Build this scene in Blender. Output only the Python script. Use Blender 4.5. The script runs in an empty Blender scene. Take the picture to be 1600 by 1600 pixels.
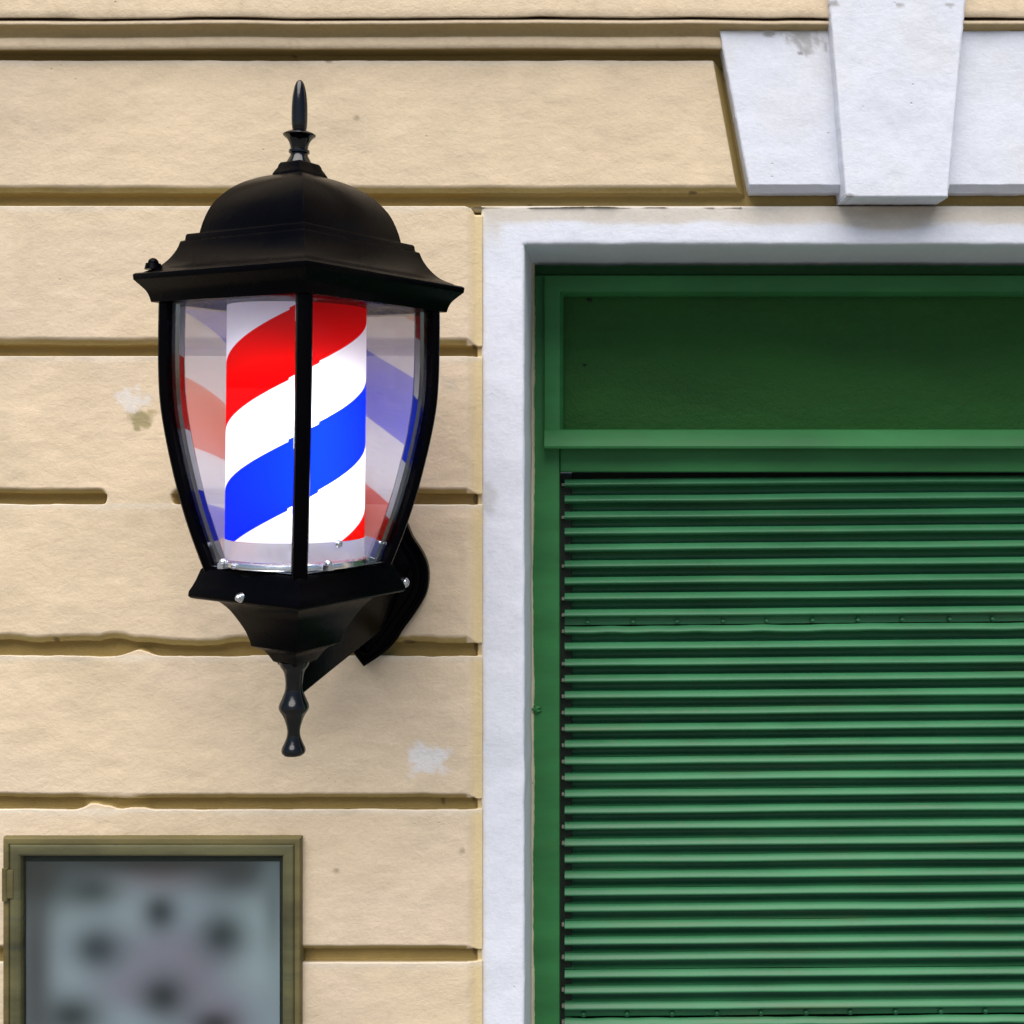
import bpy, bmesh, math
import numpy as np
from mathutils import Vector, Matrix

# ---------------------------------------------------------------- camera, sky, sun, exposure
CAMD = 1.9            # metres from the plaster face to the camera
CX, CY = 930.0, 660.0  # photo pixel the camera faces square on (1600 px photo, 1 px = 1 mm on the wall)
EYE = 1.7             # camera height above the pavement
SC = bpy.context.scene
COL = SC.collection
R = math.radians

cam = bpy.data.cameras.new('camera')
cam.sensor_width = 36.0
cam.lens = CAMD * 36.0 / 1.6
cam.shift_x = (800 - CX) / 1600.0
cam.shift_y = (CY - 800) / 1600.0
cam.clip_start = 0.05
cam.clip_end = 500
cam_o = bpy.data.objects.new('camera', cam)
cam_o.location = (0, -CAMD, EYE)
cam_o.rotation_euler = (R(90), 0, 0)
COL.objects.link(cam_o)
SC.camera = cam_o

SUN_EL, SUN_ROT = R(62), R(190)
world = bpy.data.worlds.new('World')
SC.world = world
world.use_nodes = True
wn = world.node_tree
wn.nodes.clear()
sky = wn.nodes.new('ShaderNodeTexSky')
sky.sky_type = 'NISHITA'
sky.sun_disc = False
sky.sun_elevation = SUN_EL
sky.sun_rotation = SUN_ROT
sky.dust_density = 2.0
sky.ozone_density = 1.0
bg = wn.nodes.new('ShaderNodeBackground')
bg.inputs[1].default_value = 0.05
wo = wn.nodes.new('ShaderNodeOutputWorld')
wn.links.new(sky.outputs[0], bg.inputs[0])
wn.links.new(bg.outputs[0], wo.inputs[0])

sun = bpy.data.lights.new('sun', 'SUN')
sun.energy = 2.75
sun.angle = R(66)
sun.color = (1.0, 0.965, 0.915)
sun_o = bpy.data.objects.new('sun', sun)
sd = Vector((math.sin(SUN_ROT) * math.cos(SUN_EL), math.cos(SUN_ROT) * math.cos(SUN_EL), math.sin(SUN_EL)))
sun_o.rotation_euler = sd.to_track_quat('Z', 'Y').to_euler()
sun_o.location = sd * 20
COL.objects.link(sun_o)

SC.view_settings.view_transform = 'Standard'
SC.view_settings.look = 'None'
SC.view_settings.exposure = 0.91
SC.view_settings.gamma = 1.0
SC.cycles.use_denoising = True
SC.cycles.max_bounces = 10
SC.cycles.transparent_max_bounces = 24

# ---------------------------------------------------------------- helpers
def W(px, py, t=0.0):
    """photo pixel -> world, on the plane t metres in front of the plaster face (arrays welcome)"""
    s = (CAMD - t) / CAMD
    return (px - CX) / 1000.0 * s, -t + 0.0 * px, (CY - py) / 1000.0 * s + EYE

def V(px, py, t=0.0):
    return Vector(W(px, py, t))

def lin(r, g, b):
    f = lambda c: c / 12.92 if c <= 0.04045 else ((c + 0.055) / 1.055) ** 2.4
    return np.array([f(r / 255.0), f(g / 255.0), f(b / 255.0)])

def _hash(ix, iy, seed):
    h = np.sin(ix * 127.1 + iy * 311.7 + seed * 74.7) * 43758.5453
    return h - np.floor(h)

def vn(x, y, seed=0):
    """smooth value noise in -1..1"""
    x = np.asarray(x, float); y = np.asarray(y, float)
    ix, iy = np.floor(x), np.floor(y)
    fx, fy = x - ix, y - iy
    fx = fx * fx * (3 - 2 * fx); fy = fy * fy * (3 - 2 * fy)
    a = _hash(ix, iy, seed); b = _hash(ix + 1, iy, seed)
    c = _hash(ix, iy + 1, seed); d = _hash(ix + 1, iy + 1, seed)
    return 2 * ((a * (1 - fx) + b * fx) * (1 - fy) + (c * (1 - fx) + d * fx) * fy) - 1

def fbm(x, y, seed=0, n=4):
    s = 0; a = 0.5
    for k in range(n):
        s = s + a * vn(x * 2 ** k, y * 2 ** k, seed + k * 13); a *= 0.5
    return s

def ss(a, b, x):
    u = np.clip((x - a) / (b - a), 0, 1)
    return u * u * (3 - 2 * u)

def mixc(c, col, m):
    return c * (1 - m[..., None]) + np.asarray(col) * m[..., None]

def spaced(a, b, step, dense=()):
    """sorted samples from a to b, finer inside the dense (lo, hi, step) ranges"""
    pts = set(np.round(np.arange(a, b + 1e-6, step), 2))
    pts.add(b)
    for lo, hi, st in dense:
        pts = {p for p in pts if not (lo < p < hi)}
        pts |= set(np.round(np.arange(lo, hi + 1e-6, st), 2))
    return np.array(sorted(pts))

def link(name, me, mat, parent=None):
    o = bpy.data.objects.new(name, me)
    COL.objects.link(o)
    if mat is not None:
        for m in (mat if isinstance(mat, (list, tuple)) else [mat]):
            me.materials.append(m)
    if parent is not None:
        o.parent = parent
    return o

def grid_mesh(name, P, keep=None, color=None, smooth=True):
    """P: (ny, nx, 3) grid, faces wound to look at the camera; keep: (ny-1, nx-1) mask"""
    ny, nx = P.shape[:2]
    idx = np.arange(ny * nx).reshape(ny, nx)
    q = np.stack([idx[:-1, :-1], idx[1:, :-1], idx[1:, 1:], idx[:-1, 1:]], -1)
    q = q.reshape(-1, 4) if keep is None else q[keep]
    me = bpy.data.meshes.new(name)
    me.vertices.add(ny * nx)
    me.vertices.foreach_set('co', P.reshape(-1).astype(np.float32))
    me.loops.add(q.size)
    me.loops.foreach_set('vertex_index', q.reshape(-1).astype(np.int32))
    me.polygons.add(len(q))
    me.polygons.foreach_set('loop_start', np.arange(0, q.size, 4, dtype=np.int32))
    me.polygons.foreach_set('use_smooth', np.full(len(q), smooth))
    me.update(calc_edges=True)
    me.validate()
    if color is not None:
        a = me.color_attributes.new('Col', 'FLOAT_COLOR', 'POINT')
        c = np.concatenate([color.reshape(-1, 3), np.ones((ny * nx, 1))], 1)
        a.data.foreach_set('color', c.reshape(-1).astype(np.float32))
    return me

def bm_mesh(name, bm, angle=32, smooth=True):
    bmesh.ops.recalc_face_normals(bm, faces=bm.faces)
    for f in bm.faces:
        f.smooth = smooth
    for e in bm.edges:
        if len(e.link_faces) == 2 and e.calc_face_angle(0) > R(angle):
            e.smooth = False
    me = bpy.data.meshes.new(name)
    bm.to_mesh(me)
    bm.free()
    return me

def box_bm(bm, x0, y0, z0, x1, y1, z1, bev=0.0, seg=2):
    r = bmesh.ops.create_cube(bm, size=1.0)
    vs = r['verts']
    for v in vs:
        v.co = Vector(((x0 + x1) / 2 + v.co.x * (x1 - x0), (y0 + y1) / 2 + v.co.y * (y1 - y0), (z0 + z1) / 2 + v.co.z * (z1 - z0)))
    if bev > 0:
        es = list({e for v in vs for e in v.link_edges})
        bmesh.ops.bevel(bm, geom=es, offset=bev, segments=seg, profile=0.6, affect='EDGES')

def pbox(bm, px0, py0, px1, py1, tf, tb, bev=0.0015, seg=2):
    """box whose front face fills the pixel rectangle at depth tf, reaching back to tb"""
    a = V(px0, py1, tf); b = V(px1, py0, tf)
    box_bm(bm, a.x, -tf, a.z, b.x, -tb, b.z, bev, seg)

def tag(o, label, cat, group=None, kind=None):
    o['label'] = label; o['category'] = cat
    if group: o['group'] = group
    if kind: o['kind'] = kind
    return o

def empty(name, loc=(0, 0, 0)):
    o = bpy.data.objects.new(name, None)
    o.empty_display_size = 0.1
    o.location = loc
    COL.objects.link(o)
    return o

# ---------------------------------------------------------------- materials
class NT:
    def __init__(self, name):
        self.m = bpy.data.materials.new(name)
        self.m.use_nodes = True
        self.t = self.m.node_tree
        self.t.nodes.clear()
        self.out = self.n('ShaderNodeOutputMaterial')
    def n(self, kind, **kw):
        nd = self.t.nodes.new(kind)
        for k, v in kw.items():
            if hasattr(nd, k): setattr(nd, k, v)
        return nd
    def l(self, a, b): self.t.links.new(a, b)
    def val(self, sock, v):
        if hasattr(v, 'links') or hasattr(v, 'is_linked'): self.l(v, sock)
        else: sock.default_value = v
    def math(self, op, a, b=None, c=None):
        nd = self.n('ShaderNodeMath', operation=op)
        self.val(nd.inputs[0], a)
        if b is not None: self.val(nd.inputs[1], b)
        if c is not None: self.val(nd.inputs[2], c)
        return nd.outputs[0]
    def mix(self, f, a, b, blend='MIX'):
        nd = self.n('ShaderNodeMix', data_type='RGBA', blend_type=blend)
        self.val(nd.inputs[0], f); self.val(nd.inputs[6], a); self.val(nd.inputs[7], b)
        return nd.outputs[2]
    def noise(self, vec, scale, detail=4, rough=0.55, dist=0.0):
        nd = self.n('ShaderNodeTexNoise')
        self.l(vec, nd.inputs['Vector'])
        nd.inputs['Scale'].default_value = scale; nd.inputs['Detail'].default_value = detail
        nd.inputs['Roughness'].default_value = rough; nd.inputs['Distortion'].default_value = dist
        return nd.outputs[0]
    def ramp(self, f, lo, hi, a=0.0, b=1.0):
        nd = self.n('ShaderNodeMapRange')
        self.val(nd.inputs[0], f)
        for i, v in enumerate((lo, hi, a, b)): nd.inputs[i + 1].default_value = v
        return nd.outputs[0]
    def obj(self, sx=1, sy=1, sz=1):
        tc = self.n('ShaderNodeTexCoord')
        mp = self.n('ShaderNodeMapping')
        mp.inputs['Scale'].default_value = (sx, sy, sz)
        self.l(tc.outputs['Object'], mp.inputs['Vector'])
        return mp.outputs[0]
    def bump(self, h, dist, strength=1.0, prev=None):
        nd = self.n('ShaderNodeBump')
        nd.inputs['Strength'].default_value = strength; nd.inputs['Distance'].default_value = dist
        self.l(h, nd.inputs['Height'])
        if prev is not None: self.l(prev, nd.inputs['Normal'])
        return nd.outputs[0]
    def bsdf(self, color, rough=0.5, metal=0.0, normal=None, spec=None, coat=0.0):
        b = self.n('ShaderNodeBsdfPrincipled')
        self.val(b.inputs['Base Color'], color if not isinstance(color, (tuple, list, np.ndarray)) else (*color[:3], 1))
        self.val(b.inputs['Roughness'], rough)
        b.inputs['Metallic'].default_value = metal
        if spec is not None: b.inputs['Specular IOR Level'].default_value = spec
        if coat: b.inputs['Coat Weight'].default_value = coat; b.inputs['Coat Roughness'].default_value = 0.12
        if normal is not None: self.l(normal, b.inputs['Normal'])
        self.l(b.outputs[0], self.out.inputs[0])
        return b

def plaster_mat(name, strength=1.0, coarse=1.0, var=0.08):
    """painted render: the colour sits in the mesh, the trowelled grain is here"""
    m = NT(name)
    at = m.n('ShaderNodeVertexColor', layer_name='Col')
    v1 = m.obj(0.88, 1, 1.2)
    big = m.noise(v1, 6, 3, 0.6)
    mid = m.noise(v1, 52 * coarse, 3, 0.55, 0.25)
    fine = m.noise(v1, 150 * coarse, 3, 0.6, 0.5)
    grit = m.noise(m.obj(), 520, 2, 0.6)
    c = m.mix(1.0, at.outputs[0], m.ramp(big, 0.3, 0.7, 1 - var, 1 + var * 0.4), 'MULTIPLY')
    c = m.mix(1.0, c, m.ramp(fine, 0.3, 0.7, 0.95, 1.03), 'MULTIPLY')
    vor = m.n('ShaderNodeTexVoronoi'); m.l(m.obj(), vor.inputs['Vector']); vor.inputs['Scale'].default_value = 34
    pit = m.ramp(vor.outputs['Distance'], 0.02, 0.075, 1, 0)
    gate = m.ramp(m.noise(m.obj(), 9, 1), 0.56, 0.62, 0, 1)
    pit = m.math('MULTIPLY', pit, gate)
    c = m.mix(m.math('MULTIPLY', pit, 0.35), c, (0.22, 0.16, 0.09, 1))
    n = m.bump(mid, 0.0032, 0.33 * strength)
    n = m.bump(fine, 0.0022, 0.48 * strength, n)
    n = m.bump(grit, 0.0006, 0.4 * strength, n)
    n = m.bump(m.math('MULTIPLY', pit, -1.0), 0.001, 0.7, n)
    m.bsdf(c, 0.82, 0, n, 0.25)
    return m.m

def paint_mat(name, col, rough=0.38, dirt=(0.09, 0.07, 0.03), dirt_amt=0.35, grain=0.5, coat=0.0, spec=0.5, var=0.15, streak=0.0):
    m = NT(name)
    v = m.obj(0.5, 1, 2.0)
    n1 = m.noise(v, 7, 5, 0.6)
    n2 = m.noise(m.obj(), 60, 4, 0.6)
    n3 = m.noise(m.obj(1, 1, 1), 240, 3, 0.6)
    c = m.mix(1.0, (*col, 1), m.ramp(n1, 0.3, 0.7, 1 - 1.2 * var, 1 + var), 'MULTIPLY')
    spk = m.math('MULTIPLY', m.ramp(n2, 0.66, 0.76, 0, 1), dirt_amt)
    c = m.mix(spk, c, (*dirt, 1))
    if streak:
        st = m.ramp(m.noise(m.obj(2.2, 1, 75), 1.0, 5, 0.65), 0.56, 0.72, 0, streak)
        c = m.mix(st, c, (*dirt, 1))
    n = m.bump(n2, 0.0012, 0.35 * grain)
    n = m.bump(n3, 0.0004, 0.5 * grain, n)
    m.bsdf(c, m.ramp(n1, 0.3, 0.7, rough - 0.06, rough + 0.1), 0, n, spec, coat)
    return m.m

M = {}
M['cream'] = plaster_mat('cream_plaster', 0.72)
M['white'] = plaster_mat('white_plaster', 0.48, 1.0, 0.035)
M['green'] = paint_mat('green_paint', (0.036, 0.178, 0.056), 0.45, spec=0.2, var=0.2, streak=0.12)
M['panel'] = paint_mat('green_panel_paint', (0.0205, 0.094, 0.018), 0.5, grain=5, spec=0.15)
M['shutter'] = paint_mat('green_shutter_paint', (0.036, 0.172, 0.073), 0.38, (0.13, 0.13, 0.06), 0.55, 0.5, spec=0.34, var=0.22, streak=0.4)
M['dark'] = paint_mat('dark_recess', (0.012, 0.02, 0.012), 0.7)
M['olive'] = paint_mat('olive_frame_paint', (0.120, 0.098, 0.034), 0.55, (0.035, 0.045, 0.035), 0.85, 0.8, var=0.4, streak=0.35)
M['olive_dark'] = paint_mat('olive_door_paint', (0.082, 0.078, 0.032), 0.5, (0.025, 0.04, 0.04), 0.85, 0.8, var=0.5, streak=0.5)
M['stone'] = paint_mat('paving_stone', (0.14, 0.137, 0.13), 0.8, (0.1, 0.09, 0.08), 0.6, 2)
M['clip'] = paint_mat('worn_metal', (0.22, 0.21, 0.17), 0.6)

m = NT('black_enamel')
nb = m.noise(m.obj(), 130, 3, 0.6)
nl = m.noise(m.obj(), 14, 3, 0.6)
m.bsdf((0.0008, 0.0008, 0.0016), m.ramp(nl, 0.3, 0.7, 0.2, 0.32), 0, m.bump(nb, 0.0004, 0.35), 0.045)
M['black'] = m.m
m = NT('polished_black')
m.bsdf((0.001, 0.001, 0.002), 0.14, 0, m.bump(m.noise(m.obj(), 90, 3, 0.6), 0.0004, 0.3), 0.5)
M['polish'] = m.m

m = NT('bright_steel')
nb = m.noise(m.obj(), 60, 3, 0.6)
m.bsdf((0.72, 0.74, 0.78), m.ramp(nb, 0.3, 0.7, 0.16, 0.32), 1.0)
M['steel'] = m.m

def glass_mat(name, base, tint=(1, 1, 1), rough=0.015, veil=0.0):
    """clear sheet: mirror-like sky and interior reflections over a see-through body"""
    m = NT(name)
    ge = m.n('ShaderNodeNewGeometry')
    dt = m.n('ShaderNodeVectorMath', operation='DOT_PRODUCT')
    m.l(ge.outputs['Normal'], dt.inputs[0]); m.l(ge.outputs['Incoming'], dt.inputs[1])
    inv = m.math('SUBTRACT', 1.0, m.math('ABSOLUTE', dt.outputs['Value']))
    fr = m.math('MULTIPLY_ADD', m.math('POWER', inv, 4.0), 0.9, 0.006)
    fac = m.math('MINIMUM', m.math('ADD', fr, base), 1.0)
    tr = m.n('ShaderNodeBsdfTransparent'); tr.inputs[0].default_value = (*tint, 1)
    gl = m.n('ShaderNodeBsdfGlossy'); gl.inputs['Roughness'].default_value = rough
    mx = m.n('ShaderNodeMixShader')
    m.l(fac, mx.inputs[0]); m.l(tr.outputs[0], mx.inputs[1]); m.l(gl.outputs[0], mx.inputs[2])
    last = mx.outputs[0]
    if veil:      # slightly milky sheet; on back panes a whitish haze painted over the reflections
        df = m.n('ShaderNodeBsdfDiffuse'); df.inputs[0].default_value = (0.74, 0.75, 0.79, 1)
        tl = m.n('ShaderNodeBsdfTranslucent'); tl.inputs[0].default_value = (0.74, 0.75, 0.79, 1)
        a = m.n('ShaderNodeMixShader'); a.inputs[0].default_value = 0.5; m.l(df.outputs[0], a.inputs[1]); m.l(tl.outputs[0], a.inputs[2])
        b = m.n('ShaderNodeMixShader'); b.inputs[0].default_value = veil; m.l(last, b.inputs[1]); m.l(a.outputs[0], b.inputs[2])
        last = b.outputs[0]
    m.l(last, m.out.inputs[0])
    return m.m
M['glass'] = glass_mat('lantern_glass', 0.0)
M['glass_back'] = glass_mat('mirrored_back_glass', 0.34, (0.95, 0.95, 0.95), 0.03, 0.22)
M['glass_edge'] = glass_mat('lantern_glass_edge', 0.20, (0.42, 0.44, 0.48), 0.05)
M['acrylic'] = glass_mat('clear_acrylic', 0.08, (0.86, 0.88, 0.92), 0.1, 0.42)
M['case_glass'] = glass_mat('display_glass', 0.0, (0.97, 0.98, 0.98), 0.03)

# ---------------------------------------------------------------- pavement
bm = bmesh.new()
for (x0, y0, x1, y1, z) in ((-60, -60, 60, 2, 0.0),):
    bmesh.ops.create_grid(bm, x_segments=8, y_segments=8, size=1.0)
    for v in bm.verts:
        v.co = Vector(((x0 + x1) / 2 + v.co.x * (x1 - x0) / 2, (y0 + y1) / 2 + v.co.y * (y1 - y0) / 2, z))
pav = link('pavement', bm_mesh('pavement', bm), M['stone'])
tag(pav, 'grey stone pavement at the foot of the facade', 'pavement', kind='structure')

# ---------------------------------------------------------------- facade: rusticated plaster
facade = empty('plaster_facade', (0, 0, 0))
tag(facade, 'cream rusticated plaster wall with ochre grooves, white keystone and white opening surround', 'wall', kind='thing')

CREAM = np.array([0.725, 0.58, 0.405])
PALE = np.array([0.74, 0.66, 0.54])
OCHRE = np.array([0.37, 0.265, 0.092])
YELLOW = np.array([0.70, 0.55, 0.30])
WHITE = np.array([0.705, 0.73, 0.805])
DEPTH = 0.023
# groove: upper edge, end of the chamfer, lower edge, waviness
GROOVES = [(76, 79, 92.5, 0.5), (289, 302, 320, 0.8), (527, 540, 554.5, 1.0), (762, 772, 786, 1.3),
           (991, 1005, 1023, 3.2), (1238, 1248, 1263, 1.6), (1476, 1485, 1502, 1.0), (1716, 1727, 1743, 1.2),
           (1956, 1967, 1983, 1.2), (2190, 2201, 2217, 1.2)]

def facade_height(x, y):
    d = np.zeros_like(x)
    wob = fbm(x / 60.0, y / 400.0, 3, 4) * 2 - 0.2
    wob2 = fbm(x / 45.0, y / 400.0, 31, 4) * 2 - 0.2
    for k, (a, b, c, w) in enumerate(GROOVES):
        aa = a + w * wob + (4.5 * np.sin(x / 47.0 + 1) * ss(120, 180, x) * (1 - ss(330, 420, x)) if k == 4 else 0)
        cc = c + 0.5 * w * wob2
        if k == 4: cc = cc - 9 * np.exp(-((x - 215) / 24.0) ** 2)
        if k == 5: cc = cc - (5 + 6 * vn(x / 21.0, 2, 47)) * ss(112, 140, x) * (1 - ss(200, 245, x))
        up = np.clip((y - aa) / (b - a), 0, 1)
        up = 0.28 * (0.75 * up + 0.25 * up * up * (3 - 2 * up)) + 0.72 * ss(-0.5, 2.0, y - aa - (b - a))
        lo = 1 - ss(-1.2, 2.2, y - cc)
        g = np.minimum(up, lo)
        if k == 3:   # this groove was plastered over for a short stretch
            e = (y - 775) ** 2 / 40.0
            g = g * np.maximum(1 - ss(158, 169, x + e), ss(266, 276, x - e))
        if k == 5:
            g = g * (1 - (0.5 + 0.2 * vn(x / 25.0, y / 9.0, 48)) * ss(118, 136, x) * (1 - ss(205, 240, x)))
        d = np.maximum(d, g)
    top = y < 321.5
    xm = np.where(x > 1400, 2800 - x, x)
    # right-hand end of the courses beside the opening
    end = ss(727, 746, xm + 1.2 * vn(y / 30.0, 0, 9)) * 0.27
    cr = np.hypot(np.maximum(xm - 727, 0), np.maximum(334 - y, 0))
    end = np.maximum(end, ss(11.5, 14.5, cr) * ss(0, 1, xm - 727) * (y < 334) * (y > 319))
    d = np.where(top, d, np.maximum(d * (1 - 0.5 * ss(741, 746, xm)), end))
    # sloping end of the upper course beside the voussoir
    xe = 1113 + (y - 93) * 0.185
    end2 = np.clip((xm - xe) / 15.0, 0, 1)
    d = np.where(top & (y > 84), np.maximum(d, end2), d)
    return d

xs = np.concatenate([np.arange(-1600, -160, 40.0), spaced(-160, 1200, 3.2, ((150, 290, 2.0), (724, 758, 1.0), (1100, 1180, 1.2))),
                     np.arange(1215, 1620, 15.0), spaced(1620, 1700, 4), np.arange(1720, 2040, 20.0), spaced(2040, 2080, 2), np.arange(2090, 4400, 60.0)])
ys = spaced(70, 2360, 3.4, [(a - 6, c + 5, 1.15) for a, b, c, w in GROOVES])
X, Y = np.meshgrid(xs, ys)
D = facade_height(X, Y)
T = -DEPTH * D
face = np.clip(1 - D * 5, 0, 1)
T = T + face * (fbm(X / 110.0, Y / 75.0, 5, 3) * 0.0022 + fbm(X / 26.0, Y / 15.0, 8, 2) * 0.0007)
C = np.ones(X.shape + (3,)) * CREAM
C = mixc(C, (0.715, 0.578, 0.43), 0.7 * ss(-0.1, 0.45, fbm(X / 420.0, Y / 260.0, 101, 4)))
C = mixc(C, (0.60, 0.49, 0.34), 0.35 * ss(0.05, 0.5, fbm(X / 70.0, Y / 210.0, 103, 4)))
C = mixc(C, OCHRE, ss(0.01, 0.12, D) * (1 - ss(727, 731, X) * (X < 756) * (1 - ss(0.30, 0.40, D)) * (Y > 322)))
C = mixc(C, YELLOW, 0.85 * ss(729, 744, X) * (1 - ss(756, 757, X)) * (Y > 318) * (1 - ss(0.45, 0.6, D)))
for a, b, c, w in GROOVES:            # pale highlight painted along the upper lip of each course
    C = mixc(C, PALE, 0.6 * ss(c - 0.5, c + 1.5, Y) * (1 - ss(c + 4, c + 13 + 5 * vn(X / 40.0, c, 4), Y)) * (D < 0.3))
def spot(C, x, y, rx, ry, col, amt, seed):
    n = fbm((X + 0.4 * Y) / 13.0, (Y - 0.4 * X) / 13.0, seed, 5)
    q = np.hypot((X - x) / rx, (Y - y) / ry) + 0.75 * n
    return mixc(C, col, amt * (1 - ss(0.4, 0.95, q)))
C = spot(C, 668, 1186, 42, 30, (0.76, 0.74, 0.74), 0.9, 21)
C = spot(C, 212, 624, 34, 22, (0.76, 0.74, 0.73), 0.6, 22)
C = spot(C, 222, 655, 28, 22, (0.27, 0.23, 0.10), 0.8, 23)
C = spot(C, 240, 644, 26, 7, (0.42, 0.34, 0.16), 0.6, 25)
C = spot(C, 700, 600, 20, 16, (0.50, 0.44, 0.36), 0.4, 24)
for (x, y, rx, ry) in ((512, 95, 9, 2.6), (527, 94, 5, 2), (240, 314, 16, 3.4), (826, 313, 7, 3), (838, 316, 5, 2.5), (557, 185, 5, 4), (455, 82, 6, 2.5),
                       (740, 541, 5, 5), (742, 778, 5, 6), (742, 1012, 5, 5), (740, 1490, 4, 6), (738, 1252, 5, 6), (722, 1330, 4, 5),
                       (527, 1360, 7, 5), (88, 1000, 5, 5), (160, 782, 7, 4), (640, 1005, 14, 4), (1085, 300, 8, 3), (690, 1255, 3, 3), (46, 56, 5, 3)):
    C = spot(C, x, y, rx * 1.15, ry * 1.15, (0.10, 0.065, 0.03), 0.4 if (x, y) in ((722, 1330), (527, 1360), (557, 185)) else 0.8, int(x))
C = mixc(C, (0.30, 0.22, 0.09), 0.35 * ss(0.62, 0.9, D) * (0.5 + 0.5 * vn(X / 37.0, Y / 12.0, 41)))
C = mixc(C, (0.50, 0.40, 0.26), 0.20 * (D < 0.2) * np.clip(fbm(X / 130.0, Y / 60.0, 77, 3) * 2, 0, 1))
Px, Py, Pz = W(X, Y, 0.0)
und = np.zeros_like(X)
for a, b, c, w in GROOVES: und = und + ss(b + 4, c - 3, Y) * (1 - ss(c + 3, c + 6, Y))
Pz = Pz - 0.32 * DEPTH * D * und      # the lower lip of a groove is slightly undercut
P = np.stack([Px, -T, Pz], -1)
xc = (xs[:-1] + xs[1:]) / 2; yc = (ys[:-1] + ys[1:]) / 2
XC, YC = np.meshgrid(xc, yc)
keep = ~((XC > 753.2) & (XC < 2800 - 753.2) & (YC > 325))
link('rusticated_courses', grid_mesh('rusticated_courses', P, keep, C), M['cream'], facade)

# cornice: the moulding that runs along the top of the picture
prof = [(-1500, .034), (-260, .034), (-60, .034), (-30, .0345), (0, .035), (14, .0353), (25, .035), (27.0, .034), (28.2, .024), (29.2, .012), (30.3, .012), (31.2, .026), (32.5, .0315),
        (36, .032), (38.5, .0305), (41, .026), (45, .0205), (50, .016), (55, .013), (57.5, .0115), (58.5, .0135), (60, .0145), (68, .0148), (75, .0140), (77, .0115), (77.8, .002), (78.2, -.018)]
xs = np.concatenate([np.arange(-1600, -100, 50.0), spaced(-100, 1700, 7), np.arange(1750, 4400, 60.0)])
pa = np.array(prof)
X, Yp = np.meshgrid(xs, pa[:, 0])
T = np.repeat(pa[:, 1][:, None], len(xs), 1)
wav = fbm(X / 90.0, Yp / 30.0, 51, 4)
vis = (Yp > -40)
Yw = Yp + vis * 0.9 * fbm(X / 120.0, Yp / 200.0, 52, 4) * 2 + vis * (Yp > 26) * (Yp < 33) * 1.1 * vn(X / 50.0, 0, 55) * np.where(Yp > 30, 0.0, 1)
T = T + vis * 0.0008 * wav
C = np.ones(X.shape + (3,)) * CREAM
C = mixc(C, OCHRE, ((Yp > 36.5) & (Yp < 58.2) | (Yp > 76)) * 0.75)
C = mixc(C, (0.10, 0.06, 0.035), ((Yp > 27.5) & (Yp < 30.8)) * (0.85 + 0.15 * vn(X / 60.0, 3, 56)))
C = mixc(C, (0.30, 0.2, 0.1), 0.6 * (1 - ss(0.0, 0.45, np.abs(fbm(X / 40.0, Yp / 8.0, 57, 3)) + 0.28)) * vis)
a_, b_, c_ = W(X, Yw, T)
link('cornice', grid_mesh('cornice', np.stack([a_, b_, c_], -1), None, C), M['cream'], facade)

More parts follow.
